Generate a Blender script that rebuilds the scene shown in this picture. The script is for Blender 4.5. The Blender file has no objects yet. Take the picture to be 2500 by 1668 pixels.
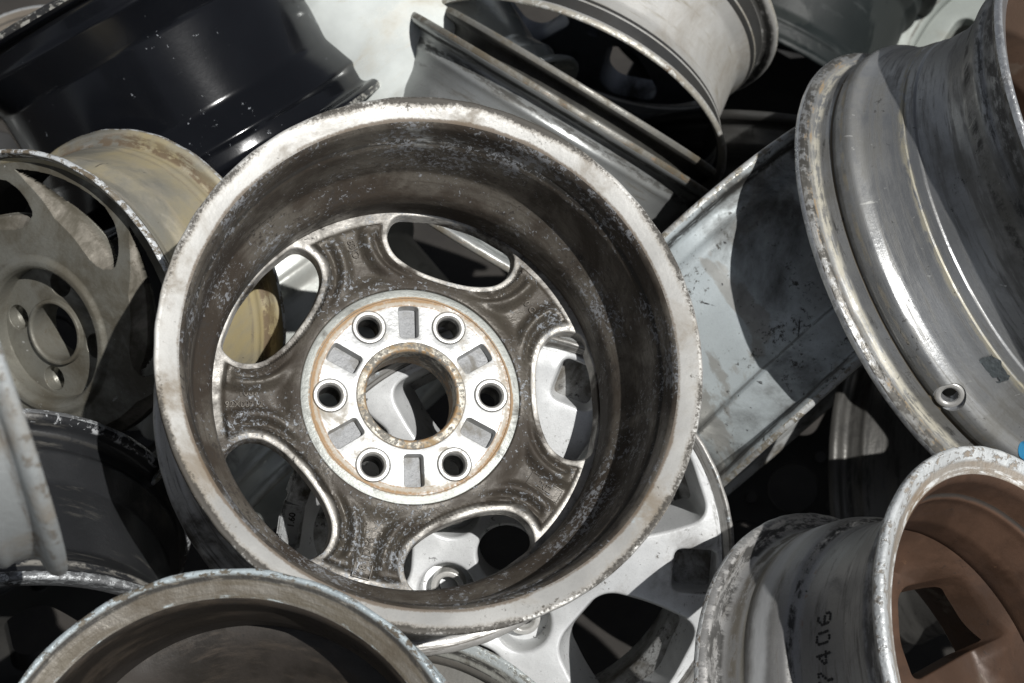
import bpy, bmesh, math, random
import numpy as np
from math import pi, sin, cos, radians, hypot, atan2
from mathutils import Vector, Matrix, noise
from mathutils.geometry import delaunay_2d_cdt

scene = bpy.context.scene
COL = scene.collection

# ------------------------------------------------------------------ camera, sky, sun, exposure
PITCH = radians(50)                       # looking down on the pile
cam_data = bpy.data.cameras.new('camera')
cam_data.lens = 57
cam_data.sensor_width = 36
cam_data.clip_start = 0.05
cam_data.clip_end = 200
cam = bpy.data.objects.new('camera', cam_data)
COL.objects.link(cam)
cam.location = (0, 0, 2.00)
cam.rotation_euler = (pi / 2 - PITCH, 0, 0)
cam_data.dof.use_dof = True
cam_data.dof.focus_distance = 1.36
cam_data.dof.aperture_fstop = 9.0
scene.camera = cam

SUN_DIR = Vector((0.4056, -0.385, 0.829)).normalized()      # towards the sun
world = bpy.data.worlds.new('World')
scene.world = world
world.use_nodes = True
wn = world.node_tree
sky = wn.nodes.new('ShaderNodeTexSky')
sky.sky_type = 'NISHITA'
sky.sun_disc = False
sky.dust_density = 0.5
sky.air_density = 0.7
sky.altitude = 1200
sky.sun_elevation = math.asin(SUN_DIR.z)
sky.sun_rotation = atan2(SUN_DIR.x, SUN_DIR.y)
bg = wn.nodes['Background']
bg.inputs['Strength'].default_value = 0.065
hs = wn.nodes.new('ShaderNodeHueSaturation')          # a hazy, whitish sky
hs.inputs['Saturation'].default_value = 0.32
wn.links.new(sky.outputs['Color'], hs.inputs['Color'])
wn.links.new(hs.outputs['Color'], bg.inputs['Color'])
sun_data = bpy.data.lights.new('sun', 'SUN')
sun_data.energy = 5.0
sun_data.angle = radians(0.5)
sun_data.color = (1.0, 0.985, 0.96)
sun = bpy.data.objects.new('sun', sun_data)
sun.rotation_euler = SUN_DIR.to_track_quat('Z', 'Y').to_euler()
COL.objects.link(sun)

scene.view_settings.view_transform = 'Standard'
scene.view_settings.look = 'None'
scene.view_settings.gamma = 1
scene.view_settings.use_curve_mapping = False
scene.view_settings.exposure = 0.02
scene.render.engine = 'CYCLES'
scene.cycles.max_bounces = 8
scene.cycles.sample_clamp_indirect = 6.0

# where every wheel lies: centre, direction of its axle, direction of its own x
POSE = {
    'main': ((-0.0577,0.8055,1.0257), (0.2091,-0.3977,0.8934), (0.9779,0.0850,-0.1910)),
    'W9': ((-0.0057,0.7980,0.7412), (-0.0297,-0.7281,0.6849), (0.9996,-0.0216,0.0203)),
    'W4': ((-0.4045,1.0184,0.8186), (-0.4560,-0.7365,0.4995), (0.8900,-0.3774,0.2560)),
    'W2': ((-0.3808,1.3737,0.8152), (0.4744,-0.4894,-0.7317), (0.8803,0.2638,0.3944)),
    'W5': ((-0.4594,0.7195,0.7341), (0.3073,-0.9465,0.0981), (0.9516,0.3057,-0.0317)),
    'W7': ((-0.2019,0.4633,0.9184), (-0.0293,-0.4158,0.9090), (0.9996,-0.0122,0.0267)),
    'W12': ((0.5121,1.0802,0.8817), (-0.6759,0.1302,-0.7254), (0.7370,0.1194,-0.6653)),
    'W10': ((0.3550,0.6223,0.7930), (0.6229,-0.1598,0.7658), (0.7823,0.1272,-0.6097)),
    'W13': ((0.2718,1.1390,0.6752), (0.6445,-0.6864,-0.3370), (0.7646,0.5785,0.2840)),
    'W17': ((0.0113,1.3291,0.7165), (0.5144,0.5672,0.6432), (0.8576,-0.3402,-0.3858)),
    'W16': ((0.0932,1.4878,0.7597), (-0.3943,-0.8742,-0.2835), (0.9190,-0.3751,-0.1216)),
    'W8': ((-0.1121,0.5504,0.6553), (-0.1744,-0.2910,0.9407), (0.9847,-0.0515,0.1666)),
    'W3': ((-0.6711,1.7161,0.4375), (-0.1005,-0.4724,0.8756), (0.9949,-0.0477,0.0884)),
    'W18': ((-0.1351,1.4709,0.7471), (0.5309,-0.7090,-0.4642), (0.8474,0.4442,0.2908)),
    'W19': ((0.3501,1.7543,0.6001), (-0.4087,-0.7590,-0.5068), (0.9127,-0.3399,-0.2270)),
    'W20': ((0.6952,1.6458,0.5744), (-0.3008,-0.4457,0.8431), (0.9537,-0.1406,0.2659)),
    'W22': ((0.3315,1.4324,0.5258), (0.1603,0.8166,0.5544), (0.9871,-0.1326,-0.0901)),
    'W15': ((0.5345,1.1153,0.3903), (-0.8591,0.2629,-0.4391), (0.5118,0.4413,-0.7371)),
    'G1': ((0.3522,1.1765,0.3111), (-0.2049,-0.5472,0.8115), (0.9788,-0.1146,0.1699)),
    'G2': ((-0.6138,1.3961,0.3649), (0.2018,-0.4615,0.8639), (0.9794,0.0951,-0.1780)),
    'G3': ((0.3562,1.7398,0.3921), (0.1025,-0.4687,0.8774), (0.9947,0.0483,-0.0904)),
    'W6': ((-0.4365,0.6614,1.2234), (0.8821,0.4687,-0.0477), (0.4711,-0.8775,0.0892)),
    'W11': ((-0.2445,1.2682,0.4324), (0.6409,-0.6474,-0.4125), (0.7676,0.5405,0.3444)),
    'W17N': ((0.0479,1.3558,0.7479), (0.5144,0.5672,0.6432), (0.8576,-0.3402,-0.3858)),
}

# ------------------------------------------------------------------ materials
class Graph:
    """small helper to write node maths"""
    def __init__(self, name):
        self.mat = bpy.data.materials.new(name)
        self.mat.use_nodes = True
        self.nt = self.mat.node_tree
        self.bsdf = self.nt.nodes['Principled BSDF']
    def node(self, kind, **kw):
        n = self.nt.nodes.new(kind)
        for k, v in kw.items():
            setattr(n, k, v)
        return n
    def put(self, sock, v):
        if hasattr(v, 'is_linked') or isinstance(v, bpy.types.NodeSocket):
            self.nt.links.new(v, sock)
        else:
            sock.default_value = v
    def m(self, op, a, b=0.0, c=0.0, clamp=False):
        n = self.node('ShaderNodeMath', operation=op)
        n.use_clamp = clamp
        for i, v in enumerate((a, b, c)):
            self.put(n.inputs[i], v)
        return n.outputs[0]
    def xyz(self, a, b, c):
        n = self.node('ShaderNodeCombineXYZ')
        for i, v in enumerate((a, b, c)):
            self.put(n.inputs[i], v)
        return n.outputs[0]
    def vmap(self, v, scale=(1, 1, 1), rot=(0, 0, 0), loc=(0, 0, 0)):
        n = self.node('ShaderNodeMapping')
        self.put(n.inputs['Vector'], v)
        n.inputs['Scale'].default_value = scale
        n.inputs['Rotation'].default_value = rot
        n.inputs['Location'].default_value = loc
        return n.outputs[0]
    def noise(self, v, scale, detail=4, rough=0.55, dist=0.0):
        n = self.node('ShaderNodeTexNoise')
        self.put(n.inputs['Vector'], v)
        n.inputs['Scale'].default_value = scale
        n.inputs['Detail'].default_value = detail
        n.inputs['Roughness'].default_value = rough
        n.inputs['Distortion'].default_value = dist
        return n.outputs[0]
    def step(self, v, lo, hi):
        n = self.node('ShaderNodeMapRange', interpolation_type='SMOOTHSTEP')
        self.put(n.inputs['Value'], v)
        n.inputs['From Min'].default_value = lo
        n.inputs['From Max'].default_value = hi
        return n.outputs[0]
    def mix(self, f, a, b):
        n = self.node('ShaderNodeMix', data_type='RGBA')
        self.put(n.inputs[0], f)
        for i, v in ((6, a), (7, b)):
            self.put(n.inputs[i], v if not isinstance(v, tuple) else (*v, 1.0))
        return n.outputs[2]
    def mixf(self, f, a, b):
        n = self.node('ShaderNodeMix', data_type='FLOAT')
        self.put(n.inputs[0], f)
        self.put(n.inputs[2], a)
        self.put(n.inputs[3], b)
        return n.outputs[0]

def thr(amt):
    return 0.74 - 0.48 * amt

def metal(name, base, metallic=0.6, rough=0.38, seed=0.0, dirt=None, fine=None, streak=None, scuff=None,
          specks=None, chips=None, bands=(), patch=None, bump=0.12, coat=0.0, mask=None, grain=0.05, turned=0.0, spec=0.5):
    """weathered wheel metal. dirt (colour, amount, scale), fine grime (colour, amount), streak round the rim
    (colour, amount, lines per metre), scuff strokes (colour, amount), specks (colour, amount, scale),
    chips on the outer edge (colour, radius, amount), bands of grime or wear at one place of the profile
    (axis, position, half width, colour, strength, breakup), patch (colour, amount, scale), mask (attribute, colour)"""
    g = Graph(name)
    tc = g.node('ShaderNodeTexCoord')
    ob = tc.outputs['Object']
    sep = g.node('ShaderNodeSeparateXYZ')
    g.put(sep.inputs[0], ob)
    x, y, z = sep.outputs
    r = g.m('SQRT', g.m('ADD', g.m('MULTIPLY', x, x), g.m('MULTIPLY', y, y)))
    ct, st = g.m('DIVIDE', x, r), g.m('DIVIDE', y, r)
    prof = g.m('ADD', z, g.m('MULTIPLY', r, 1.31))
    sd = g.vmap(ob, loc=(seed * 1.7, seed * 2.3, seed * 0.9))
    col = None
    big = g.noise(sd, 9, 5, 0.6)
    tone = g.step(big, 0.3, 0.7)
    b = Vector(base)
    col = g.mix(tone, tuple(b * 0.86), tuple(b * 1.12))
    ro = g.mixf(tone, rough * 0.85, rough * 1.2)
    me = metallic
    def over(f, c, rr=None, mm=None):
        nonlocal col, ro, me
        col = g.mix(f, col, c)
        if rr is not None:
            ro = g.mixf(f, ro, rr)
        if mm is not None:
            me = g.mixf(f, me, mm)
    hgt = g.noise(sd, 260, 3, 0.6)
    if grain:
        gr = g.noise(sd, 900, 2, 0.6)
        over(g.m('MULTIPLY', g.step(gr, 0.45, 0.75), grain * 6), tuple(b * 0.55))
    if mask:
        at = g.node('ShaderNodeAttribute', attribute_name=mask[0])
        over(at.outputs['Fac'], mask[1], mask[2] if len(mask) > 2 else None)
    if patch:
        c, a, s = patch
        f = g.step(g.noise(g.vmap(sd, loc=(3.1, 7.7, 1.2)), s, 7, 0.62, 0.6), thr(a) - 0.02, thr(a) + 0.02)
        over(f, c, rough * 0.9)
    if streak:
        c, a, k = streak
        v = g.xyz(g.m('MULTIPLY', ct, 2.6), g.m('MULTIPLY', st, 2.6), g.m('MULTIPLY', prof, k))
        v = g.vmap(v, loc=(seed, seed * 3, seed * 5))
        f = g.step(g.noise(v, 1.0, 6, 0.7), thr(a) - 0.09, thr(a) + 0.09)
        over(g.m('MULTIPLY', f, 0.85), c, 0.6, metallic * 0.4)
    if turned:
        v = g.xyz(g.m('MULTIPLY', ct, 5), g.m('MULTIPLY', st, 5), g.m('MULTIPLY', prof, 2200))
        hgt = g.m('ADD', hgt, g.m('MULTIPLY', g.noise(v, 1.0, 2, 0.5), turned))
    if dirt:
        c, a, s = dirt
        f = g.step(g.noise(g.vmap(sd, loc=(1.3, 0.4, 5.2)), s, 9, 0.66, 0.4), thr(a) - 0.11, thr(a) + 0.11)
        over(f, c, 0.75, metallic * 0.25)
    for (axis, pos, hw, c, strength, breakup) in bands:
        q = z if axis == 'z' else r
        wob = g.m('MULTIPLY', g.m('SUBTRACT', g.noise(sd, 28, 4, 0.6), 0.5), hw * 1.1)
        d = g.m('ABSOLUTE', g.m('SUBTRACT', g.m('ADD', q, wob), pos))
        f = g.m('SUBTRACT', 1.0, g.step(d, hw * 0.25 if breakup >= 0 else 0.0, hw))
        if breakup < 0:                                  # speckled, dissolving edge
            n1 = g.m('ADD', g.m('MULTIPLY', g.noise(sd, 420, 4, 0.75), 0.55), g.m('MULTIPLY', g.noise(sd, 6, 4, 0.6), 1.25))
            f = g.step(g.m('ADD', f, g.m('MULTIPLY', g.m('SUBTRACT', n1, 0.94), -2.6 * breakup)), 0.30, 0.95)
        elif breakup:
            v = g.xyz(g.m('MULTIPLY', ct, 9), g.m('MULTIPLY', st, 9), g.m('MULTIPLY', prof, 260))
            n1 = g.m('ADD', g.m('MULTIPLY', g.noise(v, 1.0, 6, 0.7), 0.6), g.m('MULTIPLY', g.noise(sd, 55, 8, 0.7), 0.4))
            f = g.m('MULTIPLY', f, g.step(n1, 0.36 + 0.2 * breakup, 0.46 + 0.2 * breakup))
        over(g.m('MULTIPLY', f, strength), c, 0.7, metallic * 0.3)
    if fine:
        c, a = fine
        f = g.step(g.m('ADD', g.m('MULTIPLY', g.noise(sd, 190, 5, 0.72), 0.6), g.m('MULTIPLY', g.noise(sd, 22, 4, 0.6), 0.4)),
                   thr(a) - 0.03, thr(a) + 0.05)
        over(f, c, 0.75, metallic * 0.2)
    if specks:
        c, a, s = specks
        cl = g.noise(g.vmap(sd, loc=(9, 2, 4)), 14, 4, 0.6)
        n1 = g.noise(g.vmap(sd, loc=(4, 8, 1)), s, 5, 0.75, 0.5)
        f = g.step(g.m('ADD', g.m('MULTIPLY', n1, 0.62), g.m('MULTIPLY', cl, 0.38)), thr(a), thr(a) + 0.035)
        over(g.m('MULTIPLY', f, 0.8), c, 0.65, metallic * 0.3)
        hgt = g.m('ADD', hgt, g.m('MULTIPLY', f, 0.35))
    if scuff:
        c, a = scuff
        for k, (rot, off) in enumerate((((0.4, 0.9, 0.3), 2.0), ((1.9, 0.2, 2.4), 6.0), ((0.9, 2.2, 1.1), 11.0))):
            v = g.vmap(sd, scale=(1, 1, 1), rot=rot, loc=(off, off * 0.7, off * 1.3))
            v = g.vmap(v, scale=(16, 150, 150))
            n1 = g.m('ADD', g.m('MULTIPLY', g.noise(v, 1.0, 3, 0.6), 0.72), g.m('MULTIPLY', g.noise(g.vmap(sd, loc=(off, 3, 1)), 16, 3, 0.5), 0.28))
            f = g.step(n1, thr(a * 0.6), thr(a * 0.6) + 0.03)
            over(f, c, 0.45)
    if chips:
        c, r0, a = chips
        v = g.xyz(g.m('MULTIPLY', ct, 14), g.m('MULTIPLY', st, 14), g.m('MULTIPLY', prof, 160))
        n1 = g.m('ADD', g.m('MULTIPLY', g.noise(v, 1.0, 6, 0.7), 0.5), g.m('MULTIPLY', g.noise(sd, 130, 5, 0.7), 0.5))
        f = g.m('MULTIPLY', g.step(n1, thr(a) - 0.03, thr(a) + 0.03), g.step(r, r0 - 0.0015, r0 + 0.0015))
        over(f, c, 0.35)
        hgt = g.m('ADD', hgt, g.m('MULTIPLY', f, 0.6))
    bs = g.bsdf
    g.put(bs.inputs['Base Color'], col)
    g.put(bs.inputs['Roughness'], ro)
    g.put(bs.inputs['Metallic'], me)
    bs.inputs['Specular IOR Level'].default_value = spec
    bs.inputs['Coat Weight'].default_value = coat
    bs.inputs['Coat Roughness'].default_value = 0.12
    if bump:
        bn = g.node('ShaderNodeBump')
        bn.inputs['Strength'].default_value = bump
        bn.inputs['Distance'].default_value = 0.0015
        g.put(bn.inputs['Height'], hgt)
        g.put(bs.inputs['Normal'], bn.outputs[0])
    return g.mat

BLACK = (0.018, 0.017, 0.015)
GRIME = (0.060, 0.052, 0.040)
BROWN = (0.115, 0.080, 0.048)
RUST = (0.30, 0.15, 0.05)
PALE = (0.50, 0.54, 0.56)

# ------------------------------------------------------------------ mesh helpers
def link(name, me, mats, parent=None, sharp=38):
    if not isinstance(mats, (list, tuple)):
        mats = [mats]
    for mt in mats:
        me.materials.append(mt)
    for p in me.polygons:
        p.use_smooth = True
    me.set_sharp_from_angle(angle=radians(sharp))
    o = bpy.data.objects.new(name, me)
    COL.objects.link(o)
    if parent:
        o.parent = parent
    return o

def round_path(pts, rad=0.002, n=4, closed=False):
    """round the corners of an open (r, z[, mat]) path"""
    out = []
    N = len(pts)
    for i, p in enumerate(pts):
        mat = p[2] if len(p) > 2 else 0
        if not closed and (i == 0 or i == N - 1):
            out.append((p[0], p[1], mat))
            continue
        a, b, c = Vector(pts[i - 1][:2]), Vector(p[:2]), Vector(pts[(i + 1) % N][:2])
        la, lc = (a - b).length, (c - b).length
        t = min(rad * (p[3] if len(p) > 3 else 1), la * 0.45, lc * 0.45)
        pa, pc = b + (a - b) * (t / la), b + (c - b) * (t / lc)
        pm = pts[i - 1][2] if len(pts[i - 1]) > 2 else 0
        for k in range(n + 1):
            s = k / n
            q = pa * (1 - s) ** 2 + b * 2 * s * (1 - s) + pc * s * s
            out.append((q.x, q.y, mat if s >= 0.5 else pm))
    return out

def lathe(path, seg=176, wob=0.0, seed=0, closed=False, axis_xy=(0, 0)):
    """revolve a path of (radius, z, material index) about z"""
    rnd = random.Random(seed)
    ph = [(rnd.uniform(0, 6.28), rnd.randint(2, 5), rnd.uniform(0.4, 1)) for _ in range(3)]
    ph += [(rnd.uniform(0, 6.28), rnd.randint(17, 61), rnd.uniform(0.1, 0.35)) for _ in range(4)]
    rmax = max(p[0] for p in path)
    vs, fs, mi = [], [], []
    for (r, z, mt) in path:
        w = wob * max(0.0, 1 - (rmax - r) / 0.02)
        for k in range(seg):
            t = 2 * pi * k / seg
            rr = r + w * sum(a * sin(f * t + p) for p, f, a in ph)
            vs.append((axis_xy[0] + rr * cos(t), axis_xy[1] + rr * sin(t), z))
    n = len(path)
    for i in range(n if closed else n - 1):
        j = (i + 1) % n
        for k in range(seg):
            l = (k + 1) % seg
            fs.append((i * seg + k, i * seg + l, j * seg + l, j * seg + k))
            mi.append(path[i][2])
    me = bpy.data.meshes.new('mesh')
    me.from_pydata(vs, [], fs)
    me.update()
    for p, m_ in zip(me.polygons, mi):
        p.material_index = m_
    bm = bmesh.new()
    bm.from_mesh(me)
    bmesh.ops.recalc_face_normals(bm, faces=bm.faces)
    bm.to_mesh(me)
    bm.free()
    return me

def inside(p, poly):
    x, y = p
    c = False
    j = len(poly) - 1
    for i in range(len(poly)):
        xi, yi = poly[i]
        xj, yj = poly[j]
        if (yi > y) != (yj > y) and x < (xj - xi) * (y - yi) / (yj - yi) + xi:
            c = not c
        j = i
    return c

def inside_many(P, poly):
    x, y = P[:, 0], P[:, 1]
    c = np.zeros(len(P), bool)
    j = len(poly) - 1
    for i in range(len(poly)):
        xi, yi = poly[i]
        xj, yj = poly[j]
        if yi != yj:
            c ^= ((yi > y) != (yj > y)) & (x < (xj - xi) * (y - yi) / (yj - yi) + xi)
        j = i
    return c

def circle_pts(r, n, cx=0.0, cy=0.0, ph=0.0):
    return [(cx + r * cos(ph + 2 * pi * k / n), cy + r * sin(ph + 2 * pi * k / n)) for k in range(n)]

def polar_poly(corners, rad=0.012, n=7, rot=0.0):
    """rounded outline from corners given as (angle in degrees, radius)"""
    pts = [(r * cos(radians(a + rot)), r * sin(radians(a + rot))) for a, r in corners]
    return rounded(pts, rad, n)

def rounded(pts, rad, n=7):
    out = []
    N = len(pts)
    for i in range(N):
        a, b, c = Vector(pts[i - 1]), Vector(pts[i]), Vector(pts[(i + 1) % N])
        la, lc = (a - b).length, (c - b).length
        t = min(rad, la * 0.48, lc * 0.48)
        pa, pc = b + (a - b) * (t / la), b + (c - b) * (t / lc)
        for k in range(n + 1):
            s = k / n
            q = pa * (1 - s) ** 2 + b * 2 * s * (1 - s) + pc * s * s
            out.append((q.x, q.y))
    return out

def refine(poly, step):
    out = []
    for i in range(len(poly)):
        a, b = Vector(poly[i]), Vector(poly[(i + 1) % len(poly)])
        k = max(1, int((b - a).length / step))
        for s in range(k):
            q = a.lerp(b, s / k)
            out.append((q.x, q.y))
    return out

def offset(poly, d):
    """move an outline along its normals (d > 0 grows it)"""
    N = len(poly)
    area = sum(poly[i - 1][0] * poly[i][1] - poly[i][0] * poly[i - 1][1] for i in range(N))
    sg = 1 if area > 0 else -1
    out = []
    for i in range(N):
        a, c = Vector(poly[i - 1]), Vector(poly[(i + 1) % N])
        t = c - a
        if t.length < 1e-9:
            out.append(poly[i])
            continue
        t.normalize()
        out.append((poly[i][0] + sg * t.y * d, poly[i][1] - sg * t.x * d))
    return out

def plate(outer, holes, zf, grid=0.010, lip=0.0025, depth=0.03, rim_drop=0.0):
    """a cast face: top surface zf(x, y) over an outline with holes, each hole with a rounded lip and a wall.
    holes: list of (outline, taper inwards at the bottom, depth, floor)"""
    outer = refine(outer, grid * 0.8)
    H = [(refine(h[0], grid * 0.5), h[1], h[2], h[3]) for h in holes]
    tops = [offset(h[0], lip) for h in H]
    verts, edges = [], []
    def loop(poly):
        s = len(verts)
        verts.extend(Vector(p) for p in poly)
        edges.extend((s + i, s + (i + 1) % len(poly)) for i in range(len(poly)))
    loop(outer)
    for t in tops:
        loop(t)
    xs, ys = [p[0] for p in outer], [p[1] for p in outer]
    far = [offset(t, grid * 0.45) for t in tops]
    oi = offset(outer, -grid * 0.45)
    gx, gy = np.meshgrid(np.arange(min(xs), max(xs), grid) + 0.0007, np.arange(min(ys), max(ys), grid) + 0.0003)
    gp = np.stack([gx.ravel(), gy.ravel()], 1)
    keep = inside_many(gp, oi)
    for f in far:
        keep &= ~inside_many(gp, f)
    verts.extend(Vector(p) for p in gp[keep].tolist())
    v2, _, f2, *_ = delaunay_2d_cdt(verts, edges, [], 0, 1e-6)
    vs = [(v.x, v.y, zf(v.x, v.y)) for v in v2]
    fs = []
    fl = [tuple(f) for f in f2]
    va = np.array([(v.x, v.y) for v in v2])
    ce = np.array([va[list(f)].mean(0) for f in fl])
    keep = inside_many(ce, outer)
    for t in tops:
        keep &= ~inside_many(ce, t)
    fs.extend(f for f, k in zip(fl, keep) if k)
    for (h, taper, dep, floor), t in zip(H, tops):
        rings = []
        for k in range(5):                                   # rounded lip
            s = k / 4 * pi / 2
            q = offset(h, lip * (1 - sin(s)))
            rings.append([(a, b, zf(a, b) - lip * (1 - cos(s))) for a, b in q])
        for s in (0.33, 0.66, 1.0):
            q = offset(h, -taper * s)
            rings.append([(a, b, zf(h[i][0], h[i][1]) - lip - (dep - lip) * s) for i, (a, b) in enumerate(q)])
        base = []
        for rg in rings:
            base.append(len(vs))
            vs.extend(rg)
        n = len(h)
        for a, b in zip(base, base[1:]):
            for i in range(n):
                fs.append((a + i, a + (i + 1) % n, b + (i + 1) % n, b + i))
        if floor:
            fs.append(tuple(base[-1] + i for i in range(n)))
    if rim_drop:
        s0 = len(vs)
        n = len(outer)
        vs.extend((a, b, zf(a, b)) for a, b in outer)
        vs.extend((a, b, zf(a, b) - rim_drop) for a, b in outer)
        for i in range(n):
            fs.append((s0 + i, s0 + (i + 1) % n, s0 + n + (i + 1) % n, s0 + n + i))
    me = bpy.data.meshes.new('mesh')
    me.from_pydata(vs, [], fs)
    bm = bmesh.new()
    bm.from_mesh(me)
    bmesh.ops.remove_doubles(bm, verts=bm.verts, dist=2e-6)
    bmesh.ops.recalc_face_normals(bm, faces=bm.faces)
    bm.to_mesh(me)
    bm.free()
    return me

def text_mesh(body, size, depth=0.0006):
    cu = bpy.data.curves.new('letters', 'FONT')
    cu.body = body
    cu.size = size
    cu.align_x = 'CENTER'
    cu.align_y = 'CENTER'
    cu.extrude = depth
    cu.bevel_depth = 0.00025
    o = bpy.data.objects.new('letters', cu)
    COL.objects.link(o)
    dg = bpy.context.evaluated_depsgraph_get()
    me = bpy.data.meshes.new_from_object(o.evaluated_get(dg))
    bpy.data.objects.remove(o)
    return me

def box_bm(bm, size, mat):
    r = bmesh.ops.create_cube(bm, size=1.0)
    bmesh.ops.scale(bm, vec=size, verts=r['verts'])
    bmesh.ops.transform(bm, matrix=mat, verts=r['verts'])
    return r['verts']

def bm_mesh(bm):
    bmesh.ops.recalc_face_normals(bm, faces=bm.faces)
    me = bpy.data.meshes.new('mesh')
    bm.to_mesh(me)
    bm.free()
    return me

def cut(obj, cutters):
    """take the cutter meshes out of an object"""
    for me in cutters:
        c = bpy.data.objects.new('cutter', me)
        COL.objects.link(c)
        c.parent = obj.parent
        md = obj.modifiers.new('cut', 'BOOLEAN')
        md.operation = 'DIFFERENCE'
        md.solver = 'EXACT'
        md.object = c
        bpy.context.view_layer.update()
        dg = bpy.context.evaluated_depsgraph_get()
        new = bpy.data.meshes.new_from_object(obj.evaluated_get(dg))
        obj.modifiers.clear()
        obj.data = new
        bpy.data.objects.remove(c)
    obj.data.set_sharp_from_angle(angle=radians(38))

def tag(o, label, cat='wheel', group='scrapped wheels in the pile'):
    o['label'] = label
    o['category'] = cat
    if group:
        o['group'] = group

def wheel(key, label):
    o = bpy.data.objects.new('alloy_wheel', None)
    o.empty_display_size = 0.05
    COL.objects.link(o)
    c, a, x = (Vector(v) for v in POSE[key])
    a.normalize()
    x = (x - a * x.dot(a)).normalized()
    y = a.cross(x)
    M = Matrix((x, y, a)).transposed().to_4x4()
    M.translation = c
    o.matrix_world = M
    tag(o, label)
    return o

def rim_path(R, W, well=0.036, zc=0.0, t=0.006, bar=0.0, seat=0.030, lip=0.020, mats=(0, 0, 0), drop=0.030):
    """closed section of a wheel rim, z from -W/2 to W/2: lip face (0), tyre side (1), inside (2)"""
    h = W / 2
    m0, m1, m2 = mats
    def half(s):                                  # tyre side from the flange edge to the well, s = +1 or -1
        return [(R - 0.0005, s * (h - 0.007)), (R - 0.0045, s * (h - 0.0115)), (R - 0.0135, s * (h - 0.0125)),
                (R - 0.0175, s * (h - 0.0165)), (R - 0.0190, s * (h - seat)), (R - 0.0172, s * (h - seat - 0.005)),
                (R - 0.0205, s * (h - seat - 0.011))]
    tyre = half(1) + [(R - well, zc + drop), (R - well - 0.001, zc - drop)] + half(-1)[::-1]
    inn = [(R - lip, -h + 0.008), (R - lip - 0.004, -h + 0.013), (R - lip - 0.006, -h + seat + 0.008),
           (R - well - t, zc - drop * 0.9), (R - well - t - bar, zc + drop * 0.9),
           (R - lip - 0.006, h - seat - 0.008), (R - lip - 0.004, h - 0.013), (R - lip, h - 0.008)]
    pts = [(r, z, m1) for r, z in tyre]
    pts += [(R - 0.001, -h + 0.0015, m0), (R - 0.0035, -h, m0)]
    pts += [(inn[0][0], inn[0][1], m2)] + [(r, z, m2) for r, z in inn[1:-1]] + [(inn[-1][0], inn[-1][1], m0)]
    pts += [(R - 0.0035, h, m0), (R - 0.001, h - 0.0015, m0)]
    pts[len(tyre) - 1] = (*tyre[-1], m0)
    return pts

def rim(parent, R, W, mats, seed=0, wob=0.0004, seg=176, rad=0.004, **kw):
    path = round_path(rim_path(R, W, mats=(0, 1, 2), **kw), rad, 4, closed=True)
    return link('rim', lathe(path, seg, wob, seed, closed=True), mats, parent)

# ------------------------------------------------------------------ ground under the pile
gm = Graph('ground_dirt')
tc = gm.node('ShaderNodeTexCoord').outputs['Object']
gcol = gm.mix(gm.step(gm.noise(tc, 6, 8, 0.65), 0.35, 0.65), (0.018, 0.016, 0.014), (0.034, 0.030, 0.026))
gm.put(gm.bsdf.inputs['Base Color'], gcol)
gm.bsdf.inputs['Roughness'].default_value = 0.95
bn = gm.node('ShaderNodeBump')
bn.inputs['Strength'].default_value = 0.6
gm.put(bn.inputs['Height'], gm.noise(tc, 90, 6, 0.7))
gm.put(gm.bsdf.inputs['Normal'], bn.outputs[0])
me = bpy.data.meshes.new('ground')
me.from_pydata([(-30, -30, 0), (30, -30, 0), (30, 30, 0), (-30, 30, 0)], [], [(0, 1, 2, 3)])
ground = link('ground', me, gm.mat)
ground['kind'] = 'structure'

# ------------------------------------------------------------------ 1  main wheel, seen from its open back
R1 = 0.218
m_lip = metal('main_lip', (0.43, 0.425, 0.405), 0.40, 0.48, 1, dirt=((0.22, 0.19, 0.15), 0.30, 14), fine=(GRIME, 0.24), scuff=((0.14, 0.12, 0.10), 0.12),
              bands=[('r', 0.2132, 0.0075, (0.20, 0.17, 0.13), 0.5, -1.2), ('r', 0.2145, 0.0060, (0.03, 0.026, 0.02), 0.92, -1.35),
                     ('r', 0.1985, 0.004, BROWN, 0.8, -0.8)],
              patch=((0.46, 0.52, 0.55), 0.10, 9), bump=0.10, grain=0.03)
m_main_in = metal('main_barrel_inside', (0.150, 0.136, 0.115), 0.35, 0.46, 2, dirt=((0.036, 0.027, 0.019), 0.56, 11),
                  fine=((0.035, 0.029, 0.024), 0.36), specks=((0.24, 0.25, 0.265), 0.40, 230),
                  patch=((0.40, 0.41, 0.40), 0.20, 7), streak=((0.07, 0.058, 0.045), 0.34, 240),
                  bands=[('z', -0.034, 0.0035, BLACK, 0.85, 0.2)], bump=0.35)
m_main_out = metal('main_barrel_outside', (0.50, 0.49, 0.47), 0.45, 0.42, 3, dirt=(GRIME, 0.32, 14),
                   streak=(GRIME, 0.36, 260), fine=(BLACK, 0.25), bump=0.25)
m_body = metal('main_spoke_body', (0.080, 0.070, 0.056), 0.25, 0.46, 4, dirt=((0.038, 0.030, 0.022), 0.48, 16),
               specks=((0.30, 0.32, 0.345), 0.36, 250), fine=((0.030, 0.026, 0.022), 0.28),
               mask=('pale', (0.55, 0.53, 0.49), 0.42), bump=0.45, grain=0.12)
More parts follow.
